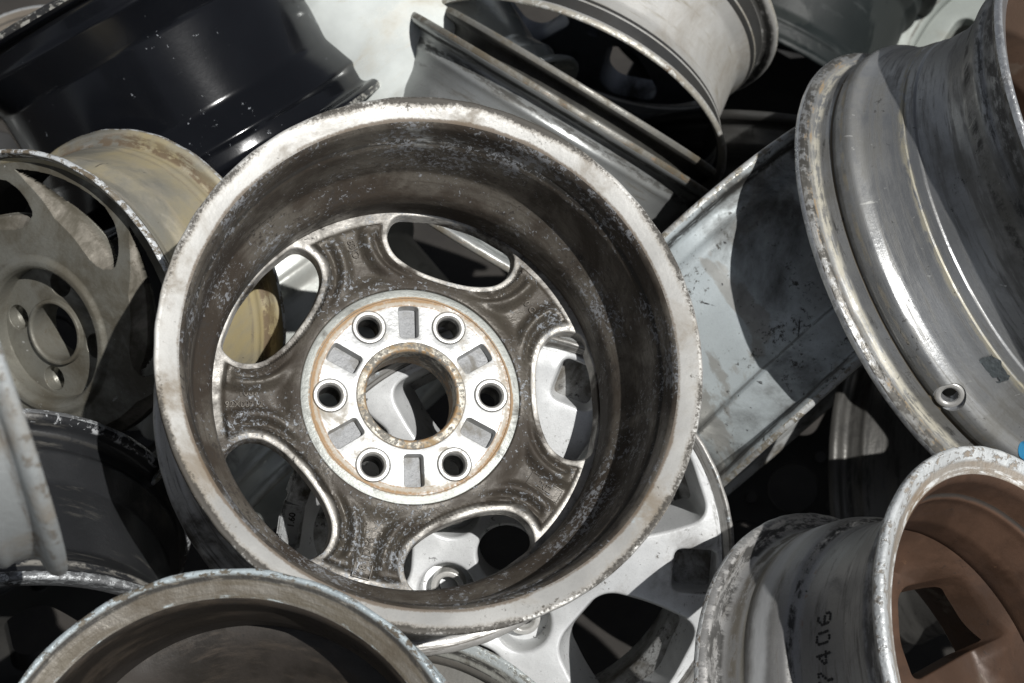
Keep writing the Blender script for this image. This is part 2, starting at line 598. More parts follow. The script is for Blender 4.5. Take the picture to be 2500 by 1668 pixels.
m_pad = metal('hub_pad_paint', (0.43, 0.435, 0.43), 0.4, 0.36, 5, fine=(GRIME, 0.16), dirt=((0.30, 0.27, 0.22), 0.30, 30), scuff=((0.16, 0.15, 0.14), 0.22),
              bands=[('r', 0.0838, 0.0062, (0.34, 0.29, 0.22), 0.8, -0.8), ('r', 0.0862, 0.0042, (0.27, 0.155, 0.06), 0.85, -1.0),
                     ('r', 0.0808, 0.0018, (0.27, 0.155, 0.06), 0.6, -1.3)], bump=0.15, grain=0.02)
m_pocket = metal('hub_pocket_cast', (0.26, 0.265, 0.27), 0.3, 0.6, 6, grain=0.10, bump=0.6, fine=(GRIME, 0.15), dirt=((0.15, 0.14, 0.12), 0.40, 40))
m_ring = metal('hub_ring_machined', (0.27, 0.28, 0.262), 0.4, 0.42, 7, dirt=(GRIME, 0.20, 40), turned=0.5, bump=0.2,
               bands=[('r', 0.0875, 0.0022, (0.27, 0.155, 0.06), 0.8, -1.0)])
m_bore = metal('bore_ring_rusty', (0.46, 0.44, 0.38), 0.4, 0.45, 8, dirt=((0.27, 0.19, 0.10), 0.42, 60),
               fine=((0.16, 0.15, 0.13), 0.46), bands=[('r', 0.0405, 0.0026, (0.27, 0.155, 0.06), 0.8, -0.8), ('r', 0.0475, 0.0014, (0.27, 0.155, 0.06), 0.6, -1.0)], bump=0.35)
m_seat = metal('lug_seat_bright', (0.62, 0.61, 0.58), 0.55, 0.36, 9, dirt=(GRIME, 0.18, 60), fine=(BROWN, 0.15), bump=0.15)
m_dark_hole = metal('lug_bore_dark', (0.10, 0.095, 0.085), 0.5, 0.45, 10, dirt=(BLACK, 0.5, 60))

t = wheel('main', 'big central wheel, open back up, dark spokes and six lug holes round its rusty hub')
main_path = [(R1 - 0.0006, -0.007, 1), (R1 - 0.0045, -0.0115, 1), (0.2045, -0.0125, 1), (0.2005, -0.017, 1), (0.199, -0.030, 1),
             (0.2012, -0.036, 1), (0.196, -0.045, 1), (0.192, -0.085, 1), (0.1775, -0.112, 1), (0.1765, -0.135, 1), (0.1955, -0.152, 1), (0.2010, -0.161, 1),
             (0.1990, -0.168, 1), (0.2005, -0.183, 1), (0.2045, -0.1875, 1), (R1 - 0.0045, -0.1885, 1), (R1 - 0.0006, -0.193, 0),
             (R1 - 0.001, -0.1985, 0), (R1 - 0.0035, -0.200, 0), (0.198, -0.192, 2), (0.193, -0.185, 2), (0.188, -0.172, 2), (0.1740, -0.164, 2),
             (0.1700, -0.147, 2), (0.1690, -0.118, 2), (0.1715, -0.107, 2), (0.1858, -0.087, 2), (0.1893, -0.040, 2), (0.1915, -0.0345, 2), (0.1930, -0.032, 2),
             (0.1945, -0.012, 2), (0.1975, -0.0068, 0), (R1 - 0.0040, -0.0005, 0), (R1 - 0.0012, -0.0008, 0)]
link('rim', lathe(round_path(main_path, 0.0035, 4, closed=True), 224, 0.0004, 3, closed=True), [m_lip, m_main_out, m_main_in], t)

# cast spoke face with five rounded windows, raised ribs along them and a pale border
WIN0 = 4.0
def sm(v, lo, hi):
    s = max(0.0, min(1.0, (v - lo) / (hi - lo)))
    return s * s * (3 - 2 * s)
WINM = polar_poly([(-20, 0.1683), (-7, 0.1692), (7, 0.1692), (20, 0.1683), (23.4, 0.150), (21.6, 0.131), (13, 0.1172), (0, 0.1125), (-13, 0.1172), (-21.6, 0.131), (-23.4, 0.150)], 0.011, 5)
WA = np.array(WINM)
WB = np.roll(WA, -1, axis=0)
WD = WB - WA
WL = (WD ** 2).sum(1) + 1e-12
def window_d(px, py):
    a = atan2(py, px) - radians(WIN0)
    a -= round(a / radians(72)) * radians(72)
    r = hypot(px, py)
    q = np.array((r * cos(a), r * sin(a)))
    t = np.clip(((q - WA) * WD).sum(1) / WL, 0, 1)[:, None]
    return math.sqrt(((q - WA - WD * t) ** 2).sum(1).min())
def spoke_z(px, py):
    r = hypot(px, py)
    d = window_d(px, py)
    body = sm(d, 0.0044, 0.0078) * (1 - sm(r, 0.1570, 0.1610))
    z = -0.1470 + 0.0090 * body
    far_in = sm(r, 0.101, 0.116)
    da = abs((math.degrees(atan2(py, px)) - WIN0 + 36) % 72 - 36)
    end = (1 - sm(r, 0.148, 0.155)) * sm(da, 9, 19)
    rib = math.exp(-((d - 0.0190) / 0.0036) ** 2) * end * far_in
    dip = math.exp(-((d - 0.0120) / 0.0030) ** 2) * end * far_in
    z += (0.0036 * rib - 0.0055 * dip) * body
    z -= 0.0062 * sm(d, 0.021, 0.029) * body * far_in * sm(da, 6, 20)
    z += 0.0030 * (1 - sm(r, 0.096, 0.110))
    return z + 0.0004 * noise.noise(Vector((px * 60, py * 60, 0)))
holes = [(polar_poly([(math.degrees(atan2(y, x)), hypot(x, y)) for x, y in WINM], 0.0001, 1, rot=WIN0 + 72 * k), 0.0015, 0.013, False) for k in range(5)]
holes.append((circle_pts(0.0950, 90), 0, 0.004, False))
me = plate(circle_pts(0.1712, 200), holes, spoke_z, 0.0015, 0.0016)
pale = []
for v in me.vertices:
    x, y, z = v.co
    r = hypot(x, y)
    d = window_d(x, y) if r > 0.10 else 1.0
    w_ = 0.0006 + 0.0022 * noise.noise(Vector((x * 45, y * 45, 3)))
    pale.append(max(1 - sm(d + w_, 0.0050, 0.0070), 0.8 * sm(r + w_, 0.1600, 0.1640)))
at = me.attributes.new('pale', 'FLOAT', 'POINT')
at.data.foreach_set('value', pale)
face = link('spoke_face', me, m_body, t, sharp=50)
# cast lettering on the spokes, and its frame
def letters(parent, body, size, ang, r, z, rot, mat, name='cast_lettering', shift=0.0, depth=0.0006):
    me = text_mesh(body, size, depth)
    o = link(name, me, mat, parent, sharp=30)
    a = radians(ang)
    o.matrix_local = (Matrix.Translation((r * cos(a) - shift * sin(a), r * sin(a) + shift * cos(a), z))
                      @ Matrix.Rotation(radians(rot), 4, 'Z'))
    return o
zs = -0.1435
letters(face, '1007', 0.0085, 184, 0.138, zs, 184 + 180, m_body, shift=-0.006)
letters(face, '92X00712', 0.0075, 184, 0.142, zs, 184 + 180, m_body, shift=0.004)
letters(face, '8 1DF6', 0.0095, 256, 0.141, zs, 256 + 180, m_body, shift=0.0)
letters(face, 'S', 0.0080, 256, 0.119, zs, 256 + 90, m_body, shift=-0.008)
letters(face, '83JO', 0.0085, 112, 0.141, zs, 112 - 180, m_body)
letters(face, 'JO 03', 0.0080, 40, 0.138, zs, 40 + 90, m_body)
letters(face, '202', 0.0085, 328, 0.140, zs, 328 + 90 - 90, m_body)
for (ca, cr, hw, hl) in ((256, 0.141, 0.0078, 0.021), (328, 0.140, 0.0065, 0.016)):
    a = radians(ca)
    bm = bmesh.new()
    T = Matrix.Translation((cr * cos(a), cr * sin(a), zs)) @ Matrix.Rotation(a, 4, 'Z')
    ov = [(-hl, -hw), (hl, -hw), (hl, hw), (-hl, hw)]
    rings = [[bm.verts.new(T @ Vector((x * s_ - (0.0009 if x > 0 else -0.0009) * e_, y - (0.0009 if y > 0 else -0.0009) * e_, dz))) for x, y in ov]
             for s_, e_, dz in ((1, 0, -0.001), (1, 0, 0.0006), (1, 1, 0.0006), (1, 1, -0.001))]
    for q0, q1 in zip(rings, rings[1:]):
        for i in range(4):
            bm.faces.new((q0[i], q0[(i + 1) % 4], q1[(i + 1) % 4], q1[i]))
    link('cast_frame', bm_mesh(bm), m_body, face)

# hub: pad with six pockets and six lug holes
hub_z = -0.1375
LUG0 = 3.0
holes = []
for k in range(6):
    holes.append((circle_pts(0.0147, 40, 0.0699 * cos(radians(LUG0 + 60 * k)), 0.0699 * sin(radians(LUG0 + 60 * k))), 0, 0.006, False))
    a = LUG0 + 30 + 60 * k
    c_, s_ = cos(radians(a)), sin(radians(a))
    q = rounded([(0.0515, -0.0082), (0.0790, -0.0086), (0.0800, -0.004), (0.0800, 0.004), (0.0790, 0.0086), (0.0515, 0.0082)], 0.0035, 5)
    holes.append(([(x * c_ - y * s_, x * s_ + y * c_) for x, y in q], 0.0012, 0.0105, False))
holes.append((circle_pts(0.0472, 72), 0, 0.004, False))
pad = link('hub_pad', plate(circle_pts(0.0868, 120), holes, lambda x, y: hub_z, 0.006, 0.0007, rim_drop=0.006), m_pad, t, sharp=50)
for k in range(6):
    a = LUG0 + 30 + 60 * k
    c_, s_ = cos(radians(a)), sin(radians(a))
    bm = bmesh.new()
    box_bm(bm, (0.034, 0.0215, 0.004), Matrix.Rotation(radians(a), 4, 'Z') @ Matrix.Translation((0.0655, 0, hub_z - 0.0115)))
    link('pocket_floor', bm_mesh(bm), m_pocket, pad)
link('hub_ring', lathe(round_path([(0.0955, -0.150), (0.0955, hub_z + 0.0002), (0.0868, hub_z + 0.0010), (0.0862, hub_z - 0.004)], 0.0012, 4), 144), m_ring, t)
link('centre_bore', lathe(round_path([(0.0475, hub_z - 0.003), (0.0473, hub_z + 0.0008), (0.0408, hub_z + 0.0012), (0.0392, hub_z - 0.0008), (0.0388, hub_z - 0.016), (0.0400, hub_z - 0.017), (0.0400, hub_z - 0.042), (0.049, hub_z - 0.044)], 0.0010, 3), 120), m_bore, t)
for k in range(6):
    a = radians(LUG0 + 60 * k)
    cx_, cy_ = 0.0699 * cos(a), 0.0699 * sin(a)
    s = link('lug_seat', lathe(round_path([(0.0144, hub_z - 0.004), (0.0144, hub_z + 0.0005), (0.0139, hub_z + 0.0012), (0.0112, hub_z + 0.0012), (0.0096, hub_z - 0.0015), (0.0094, hub_z - 0.008)], 0.0006, 3), 56, axis_xy=(cx_, cy_)), m_seat, t)
    link('lug_bore', lathe([(0.0094, hub_z - 0.008, 0), (0.0092, hub_z - 0.030, 0), (0.016, hub_z - 0.034, 0), (0.024, hub_z - 0.034, 0)], 40, axis_xy=(cx_, cy_)), m_dark_hole, s)

# ------------------------------------------------------------------ 2  white five-spoke wheel under the main one
m_white = metal('silver_paint_bright', (0.62, 0.63, 0.63), 0.35, 0.38, 11, fine=(GRIME, 0.27), dirt=((0.14, 0.13, 0.12), 0.18, 9), specks=(BLACK, 0.25, 150),
                scuff=((0.12, 0.12, 0.12), 0.24), grain=0.05, bump=0.10,
                bands=[('r', 0.208, 0.006, GRIME, 0.75, 0.65)])
m_white_rim = metal('silver_rim_worn', (0.45, 0.44, 0.42), 0.5, 0.42, 12, dirt=(BLACK, 0.28, 16), streak=(GRIME, 0.42, 200),
                    chips=(PALE, 0.214, 0.35), bump=0.25)
m_recess = metal('silver_recess_dirty', (0.34, 0.345, 0.34), 0.3, 0.5, 13, dirt=(GRIME, 0.40, 14), fine=((0.03, 0.028, 0.025), 0.36), grain=0.10, bump=0.3)
m_weight = metal('lead_weight', (0.40, 0.41, 0.41), 0.6, 0.45, 14, dirt=(GRIME, 0.35, 40), scuff=((0.1, 0.1, 0.1), 0.3), bump=0.3)
t = wheel('W9', 'bright silver five-spoke wheel face up beneath the big central wheel')
t.scale = (0.95, 0.95, 0.95)
rim(t, 0.22, 0.19, [m_white_rim, m_white_rim, m_recess], seed=9, lip=0.012, seat=0.028)
for o in t.children:
    o.location.z = -0.095
def face9(x, y):
    r = hypot(x, y)
    return -0.004 - 0.011 * (1 - sm(r, 0.055, 0.105)) - 0.003 * sm(r, 0.19, 0.207)
S9 = -4.0
holes = [(circle_pts(0.0285, 56), 0.0, 0.045, False)]
for k in range(5):
    a = S9 + 72 * k
    holes.append((polar_poly([(a - 36 - 21.5, 0.098), (a - 36 + 21.5, 0.098), (a - 36 + 22.5, 0.150), (a - 36 + 20.5, 0.199), (a - 36, 0.2035), (a - 36 - 20.5, 0.199), (a - 36 - 22.5, 0.150)], 0.020, 8), 0.0125, 0.062, False))
    holes.append((polar_poly([(a - 7.5, 0.162), (a + 7.5, 0.162), (a + 6.2, 0.2025), (a - 6.2, 0.2025)], 0.010, 7), 0.003, 0.026, False))
    la = radians(a)
    holes.append((circle_pts(0.0270, 48, 0.068 * cos(la), 0.068 * sin(la)), 0.0025, 0.030, True))
face = link('spoke_face', plate(circle_pts(0.2075, 160), holes, face9, 0.0085, 0.0035, rim_drop=0.02), m_white, t, sharp=60)
for k in range(5):
    la = radians(S9 + 72 * k)
    bm = bmesh.new()
    box_bm(bm, (0.050, 0.052, 0.004), Matrix.Rotation(la, 4, 'Z') @ Matrix.Translation((0.182, 0, -0.031)))
    link('recess_floor', bm_mesh(bm), m_recess, face)
    q = (0.068 * cos(la), 0.068 * sin(la))
    zt = -0.024
    s = link('lug_seat', lathe(round_path([(0.0175, zt - 0.020), (0.0165, zt), (0.0115, zt), (0.0100, zt - 0.003), (0.0092, zt - 0.012)], 0.001, 3), 48, axis_xy=q), m_seat, t)
    link('lug_bore', lathe([(0.0093, zt - 0.011, 0), (0.0085, zt - 0.0195, 0), (0.0005, zt - 0.0197, 0)], 32, axis_xy=q), m_dark_hole, s)
# wheel weights clipped inside the lip on the left, one stamped
def at_rim(ang, r, z):
    a = radians(ang)
    return Matrix.Translation((r * cos(a), r * sin(a), z)) @ Matrix.Rotation(a, 4, 'Z')
for (ang, ln, tilt, txt) in ((171, 0.046, 0, '1.60'), (160, 0.040, 4, None)):
    bm = bmesh.new()
    v = box_bm(bm, (0.020, ln, 0.010), at_rim(ang, 0.2075, 0.004))
    bmesh.ops.bevel(bm, geom=list(bm.edges), offset=0.0022, segments=3, affect='EDGES')
    w = link('balance_weight', bm_mesh(bm), m_weight, t, sharp=30)
    bm = bmesh.new()
    box_bm(bm, (0.006, ln * 0.45, 0.020), at_rim(ang, 0.2168, 0.0035))
    bmesh.ops.bevel(bm, geom=list(bm.edges), offset=0.0018, segments=2, affect='EDGES')
    link('weight_clip', bm_mesh(bm), m_weight, w, sharp=30)
    if txt:
        letters(w, txt, 0.0085, ang, 0.2075, 0.0092, ang - 90, m_dark_hole, 'stamped_number', shift=-0.006, depth=0.0003)

# ------------------------------------------------------------------ 3  old turbine wheel at the left
m_olive = metal('old_silver_olive', (0.205, 0.200, 0.172), 0.45, 0.42, 21, dirt=((0.070, 0.062, 0.045), 0.56, 12),
                scuff=((0.42, 0.42, 0.40), 0.20), fine=((0.08, 0.07, 0.05), 0.25), specks=((0.42, 0.43, 0.42), 0.22, 70), bump=0.25, grain=0.06,
                mask=('pale', (0.30, 0.275, 0.235), 0.5))
m_olive_lip = metal('old_lip_corroded', (0.26, 0.24, 0.20), 0.4, 0.5, 22, dirt=((0.11, 0.085, 0.055), 0.5, 22), chips=((0.55, 0.57, 0.58), 0.176, 0.50), bump=0.5)
m_gold = metal('barrel_gold_grey', (0.33, 0.32, 0.28), 0.65, 0.32, 23, dirt=((0.30, 0.245, 0.125), 0.52, 3), specks=(BLACK, 0.22, 170), fine=(GRIME, 0.18),
               streak=((0.27, 0.25, 0.22), 0.35, 90), scuff=((0.08, 0.07, 0.06), 0.10),
               bands=[('z', -0.064, 0.004, BROWN, 0.9, 0.35), ('z', 0.060, 0.004, BROWN, 0.8, 0.4), ('z', -0.044, 0.003, (0.2, 0.17, 0.12), 0.7, 0.3)], bump=0.12, turned=0.3)
t = wheel('W4', 'olive grey wheel with slanted scoop slots, four-bolt hub and gold-stained barrel')
m_slot_shade = metal('slot_shade_inside', (0.016, 0.015, 0.013), 0.1, 0.6, 24, dirt=(BLACK, 0.5, 12))  # near-black colour stands for the shade seen through the slots
t.scale = (0.95, 0.95, 0.95)
p4 = [(0.1845, 0.0705, 1), (0.1805, 0.0665, 1), (0.1715, 0.0655, 1), (0.1675, 0.0610, 1), (0.1665, 0.046, 1), (0.1600, 0.036, 1), (0.1590, 0.018, 1), (0.1650, 0.004, 1), (0.1660, -0.030, 1), (0.1672, -0.046, 1),
      (0.1690, -0.052, 1), (0.1672, -0.058, 1), (0.1680, -0.0625, 1), (0.1720, -0.0655, 1), (0.1805, -0.0665, 1), (0.1845, -0.0705, 0), (0.184, -0.076, 0), (0.1815, -0.0775, 0), (0.172, -0.071, 2), (0.162, -0.06, 2), (0.1605, 0.0, 2),
      (0.1545, 0.018, 2), (0.1545, 0.034, 2), (0.1620, 0.046, 2), (0.1740, 0.062, 2), (0.1760, 0.0695, 0), (0.1815, 0.0775, 0), (0.184, 0.076, 0)]
link('rim', lathe(round_path(p4, 0.003, 4, closed=True), 192, 0.0006, 4, closed=True), [m_olive_lip, m_gold, m_slot_shade], t)
SL = [(0, 163, 163, 163.5), (4, 152, 156, 162.5), (8, 144, 150.5, 162), (14, 133, 142, 161.5), (20, 122, 136, 161), (27, 117, 131, 160.5), (33, 113.5, 127, 160),
      (40, 109, 123.5, 159), (46, 106.5, 121, 154), (51, 107.5, 119, 145), (55, 111, 117, 135), (58, 119, 120, 124)]
def slot_at(ang, r):
    """0..1 across the scoop floor, > 1 in the opening, None outside; only the slot under this angle"""
    for k in range(7):
        u = (98 + 360 / 7 * k - ang) % 360
        if u > 58:
            continue
        for a, b in zip(SL, SL[1:]):
            if a[0] <= u <= b[0]:
                s = (u - a[0]) / (b[0] - a[0])
                lo, mid, hi = ((a[i] + (b[i] - a[i]) * s) / 1000 for i in (1, 2, 3))
                mid = lo + (mid - lo) * 0.80
                if lo < r < hi:
                    if r < mid:
                        return (r - lo) / max(mid - lo, 1e-6), mid - lo
                    return 1.0 + (r - mid) / max(hi - mid, 1e-6), hi - mid
    return None
def face4(x, y):
    r = hypot(x, y)
    return 0.0695 - 0.0055 * sm(r, 0.10, 0.176) + 0.0035 * (1 - sm(r, 0.075, 0.082))
NA, NR = 1000, 220
vs, fs, pale, dead = [], [], [], []
for i in range(NA):
    th = 2 * pi * i / NA
    for j in range(NR + 1):
        r = 0.0725 + (0.1770 - 0.0725) * j / NR
        x, y = r * cos(th), r * sin(th)
        z = face4(x, y)
        q = slot_at(math.degrees(th) % 360, r)
        p_ = 0.0
        dd = False
        if q:
            s, wd = q
            if s <= 1:
                z -= min(wd, 0.030) * 0.95 * (s ** 0.9) + 0.001 * sm(s, 0.0, 0.06)
                p_ = 1.0
            else:
                dd = s > 1.04
                z -= min(0.028, 0.004 + 0.5 * wd) if s < 1.5 else 0
        vs.append((x, y, z))
        pale.append(p_)
        dead.append(dd)
for i in range(NA):
    k = (i + 1) % NA
    for j in range(NR):
        f = (i * (NR + 1) + j, i * (NR + 1) + j + 1, k * (NR + 1) + j + 1, k * (NR + 1) + j)
        if not any(dead[v] for v in f):
            fs.append(f)
me = bpy.data.meshes.new('turbine')
me.from_pydata(vs, [], fs)
at = me.attributes.new('pale', 'FLOAT', 'POINT')
at.data.foreach_set('value', pale)
face = link('turbine_face', me, m_olive, t, sharp=45)
md = face.modifiers.new('thickness', 'SOLIDIFY')
md.thickness = 0.0025
md.offset = -1
L4 = -10
hz = 0.050
holes = [(circle_pts(0.0300, 48), 0, 0.004, False)]
for k in range(4):
    a = radians(L4 + 90 * k)
    holes.append((circle_pts(0.0125, 36, 0.050 * cos(a), 0.050 * sin(a)), 0.002, 0.016, False))
hub = link('hub_recess', plate(circle_pts(0.0655, 100), holes, lambda x, y: hz, 0.006, 0.001), m_olive, t, sharp=45)
link('hub_wall', lathe(round_path([(0.0655, hz - 0.001), (0.0660, hz + 0.003), (0.0665, 0.066), (0.0690, 0.0715), (0.0720, 0.0732), (0.0735, 0.0725)], 0.0015, 4), 120), m_olive, t)
link('centre_bore', lathe(round_path([(0.0340, hz - 0.001), (0.0330, hz + 0.005), (0.0300, hz + 0.0055), (0.0285, hz + 0.003), (0.0283, hz - 0.030), (0.036, hz - 0.034)], 0.0012, 4), 80), m_olive, t)
for k in range(4):
    a = radians(L4 + 90 * k)
    q = (0.050 * cos(a), 0.050 * sin(a))
    link('lug_hole', lathe(round_path([(0.0123, hz - 0.001), (0.0110, hz - 0.010), (0.0072, hz - 0.014), (0.0070, hz - 0.028), (0.015, hz - 0.030)], 0.001, 3), 36, axis_xy=q), m_olive, t)

def dish(parent, R, z_edge, z_hub, mat, nwin=5, a0=0.0, win=None, name='spoke_face', hub_r=0.032, thick=0.02, lug=5, pcd=0.055):
    """spoke face seen from behind: a bowl with windows"""
    holes = [(circle_pts(hub_r, 48), 0, thick, False)]
    for k in range(nwin):
        holes.append((polar_poly(win, 0.016, 7, rot=a0 + 360 / nwin * k), 0.002, thick, False))
    for k in range(lug):
        a = radians(a0 + 180 / lug + 360 / lug * k)
        holes.append((circle_pts(0.0075, 24, pcd * cos(a), pcd * sin(a)), 0, thick, False))
    def zf(x, y):
        r = hypot(x, y)
        return z_hub + (z_edge - z_hub) * sm(r, 0.07, R) ** 1.3
    return link(name, plate(circle_pts(R, 140), holes, zf, 0.010, 0.002, rim_drop=0.015), mat, parent, sharp=50)

WIN5 = [(-17, 0.072), (17, 0.072), (19, 0.135), (13, 0.146), (-13, 0.146), (-19, 0.135)]

# ------------------------------------------------------------------ 4  glossy black wheel, upper left
m_black = metal('black_gloss_paint', (0.0045, 0.005, 0.0065), 0.0, 0.16, 31, spec=0.28, specks=((0.34, 0.36, 0.39), 0.235, 130),
                bump=0.03, coat=0.0, grain=0.0,
                chips=((0.34, 0.36, 0.37), 0.1965, 0.22))
m_black_lip = metal('black_lip_worn', (0.05, 0.05, 0.05), 0.5, 0.35, 32, chips=((0.42, 0.41, 0.37), 0.190, 0.45), dirt=(GRIME, 0.3, 20), bump=0.2)
t = wheel('W2', 'glossy black painted wheel on its side at the upper left')
t.scale = (1.07, 1.07, 1.07)
rim(t, 0.20, 0.22, [m_black_lip, m_black, m_black], seed=2, well=0.034, drop=0.042, seat=0.030)
dish(t, 0.158, 0.06, 0.03, m_black, 5, 20, WIN5)

# ------------------------------------------------------------------ 5  dark wheel, lower left
m_dark = metal('dark_anthracite', (0.026, 0.027, 0.029), 0.30, 0.32, 41, scuff=((0.34, 0.35, 0.36), 0.13), fine=((0.14, 0.14, 0.14), 0.16),
               streak=((0.09, 0.085, 0.075), 0.24, 70), bump=0.12, grain=0.08, chips=((0.44, 0.45, 0.46), 0.1935, 0.42),
               bands=[('z', -0.0835, 0.003, BLACK, 0.9, 0.1), ('z', 0.068, 0.004, (0.2, 0.19, 0.17), 0.8, 0.5)])
m_dark_lip = metal('dark_lip_scraped', (0.20, 0.205, 0.21), 0.5, 0.40, 42, chips=((0.52, 0.54, 0.55), 0.186, 0.46), dirt=(BLACK, 0.35, 30), bump=0.35)
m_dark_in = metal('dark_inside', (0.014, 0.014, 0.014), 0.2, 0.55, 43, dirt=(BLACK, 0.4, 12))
t = wheel('W5', 'dark anthracite wheel at the lower left with a pale scraped upper flange')
t.scale = (0.96, 0.96, 0.96)
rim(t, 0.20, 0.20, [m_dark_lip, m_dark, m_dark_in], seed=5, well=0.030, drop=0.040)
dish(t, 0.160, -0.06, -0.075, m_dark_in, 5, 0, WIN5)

# ------------------------------------------------------------------ 6  bottom wheel in the foreground
m_b_lip = metal('foreground_lip', (0.20, 0.185, 0.16), 0.4, 0.45, 51, dirt=((0.085, 0.07, 0.05), 0.5, 12), streak=((0.10, 0.085, 0.06), 0.45, 120),
                chips=((0.36, 0.41, 0.43), 0.1940, 0.55), bands=[('r', 0.1765, 0.0026, (0.42, 0.48, 0.50), 0.9, 0.78), ('r', 0.1915, 0.0030, BLACK, 0.9, 0.1)], bump=0.5)
m_b_in = metal('foreground_inside', (0.020, 0.0165, 0.013), 0.25, 0.45, 52, dirt=((0.022, 0.017, 0.013), 0.45, 7), streak=((0.042, 0.032, 0.023), 0.36, 50), fine=((0.012, 0.010, 0.008), 0.30), scuff=((0.20, 0.19, 0.18), 0.05),
               specks=((0.40, 0.44, 0.46), 0.02, 60), bump=0.12)
m_b_out = metal('foreground_outside', (0.30, 0.29, 0.27), 0.5, 0.42, 53, dirt=(BLACK, 0.35, 14), chips=((0.42, 0.48, 0.50), 0.194, 0.5), bump=0.3)
t = wheel('W7', 'brown-stained foreground wheel at the bottom, open back up, chipped bluish edge')
t.scale = (0.92, 0.92, 0.92)
o = rim(t, 0.20, 0.18, [m_b_lip, m_b_out, m_b_in], seed=7, well=0.030, lip=0.024, seat=0.032, wob=0.0007)
o.location.z = -0.09
d = dish(t, 0.164, -0.105, -0.158, m_b_in, 0, 50, WIN5, lug=0)

# ------------------------------------------------------------------ 7  big bare aluminium wheel, right
m_alu = metal('bare_aluminium', (0.33, 0.335, 0.335), 0.72, 0.33, 61, streak=((0.15, 0.148, 0.14), 0.38, 160), fine=(BLACK, 0.22), scuff=((0.45, 0.45, 0.43), 0.20), dirt=((0.13, 0.127, 0.115), 0.38, 8), specks=(BLACK, 0.27, 170),
              turned=0.6, bump=0.20, grain=0.02, chips=((0.10, 0.095, 0.085), 0.2125, 0.52),
              bands=[('z', 0.0855, 0.0040, (0.50, 0.47, 0.38), 0.7, 0.40), ('z', 0.0895, 0.0018, (0.30, 0.20, 0.09), 0.8, 0.70),
                     ('z', 0.0730, 0.0016, (0.10, 0.075, 0.04), 0.9, 0.0), ('z', 0.080, 0.003, BLACK, 0.8, 0.75), ('z', 0.061, 0.003, (0.30, 0.25, 0.16), 0.5, 0.5),
                     ('z', 0.014, 0.004, (0.36, 0.32, 0.21), 0.6, 0.35), ('z', -0.050, 0.0075, BLACK, 0.85, 0.55), ('z', -0.066, 0.006, BLACK, 0.75, 0.62),
                     ('z', -0.078, 0.010, (0.05, 0.046, 0.04), 0.85, 0.35), ('z', 0.0985, 0.0035, BLACK, 0.9, 0.45)])
m_alu_lip = metal('bare_aluminium_lip', (0.48, 0.49, 0.50), 0.8, 0.30, 62, chips=((0.62, 0.63, 0.63), 0.216, 0.5), dirt=(GRIME, 0.2, 20), bump=0.3)
m_brown_in = metal('rusty_brown_inside', (0.150, 0.095, 0.065), 0.2, 0.45, 63, dirt=((0.085, 0.052, 0.034), 0.45, 6), patch=((0.24, 0.20, 0.16), 0.30, 7),
                   scuff=((0.38, 0.36, 0.33), 0.05), fine=((0.09, 0.05, 0.03), 0.2), bump=0.15)
t = wheel('W12', 'wide bare aluminium wheel at the right edge with a round valve hole')
p12 = [(0.2195, 0.094, 1), (0.2155, 0.0895, 1), (0.2085, 0.0885, 1), (0.2045, 0.084, 1), (0.2030, 0.0735, 1), (0.2020, 0.0715, 1), (0.2055, 0.068, 1), (0.2065, 0.058, 1),
       (0.2055, 0.0525, 1), (0.1975, 0.046, 1), (0.1900, 0.026, 1), (0.1875, 0.013, 1), (0.1862, 0.0125, 1), (0.1855, 0.004, 1), (0.1838, 0.003, 1), (0.1828, -0.026, 1), (0.1870, -0.044, 1),
       (0.1985, -0.060, 1), (0.1995, -0.066, 1), (0.1985, -0.070, 1), (0.2035, -0.086, 1), (0.2085, -0.0885, 1), (0.2155, -0.0895, 1), (0.2195, -0.094, 0),
       (0.219, -0.0985, 0), (0.2165, -0.100, 0), (0.200, -0.092, 2), (0.196, -0.085, 2), (0.192, -0.060, 2), (0.1760, -0.030, 2), (0.1755, 0.012, 2), (0.186, 0.045, 2), (0.196, 0.07, 2), (0.197, 0.085, 2),
       (0.201, 0.092, 0), (0.2165, 0.100, 0), (0.219, 0.0985, 0)]
t.scale = (1.11, 1.11, 1.11)
o = link('rim', lathe(round_path(p12, 0.0035, 4, closed=True), 224, 0.0004, 12, closed=True), [m_alu_lip, m_alu, m_brown_in], t)
# valve hole, drilled at a slant with a flat round seat
VA, VZ = 119.5, 0.066
va = radians(VA)
VM = Matrix.Translation((0.199 * cos(va), 0.199 * sin(va), VZ - 0.006)) @ Vector((cos(va), sin(va), -0.25)).to_track_quat('Z', 'Y').to_matrix().to_4x4()
bm = bmesh.new()
bmesh.ops.create_cone(bm, cap_ends=True, segments=48, radius1=0.0062, radius2=0.0062, depth=0.08, matrix=VM)
c1_ = bm_mesh(bm)
bm = bmesh.new()
bmesh.ops.create_cone(bm, cap_ends=True, segments=48, radius1=0.0128, radius2=0.0128, depth=0.02, matrix=VM @ Matrix.Translation((0, 0, 0.0122)))
c2_ = bm_mesh(bm)
cut(o, [c2_, c1_])
bm = bmesh.new()
for zz, ra in ((0.0032, 0.0105),):
    pass
me = lathe(round_path([(0.0068, -0.004), (0.0068, 0.0032), (0.0085, 0.0040), (0.0108, 0.0036), (0.0118, 0.0022)], 0.0006, 3), 48)
v_ = link('valve_seat', me, m_seat, t)
v_.matrix_local = VM
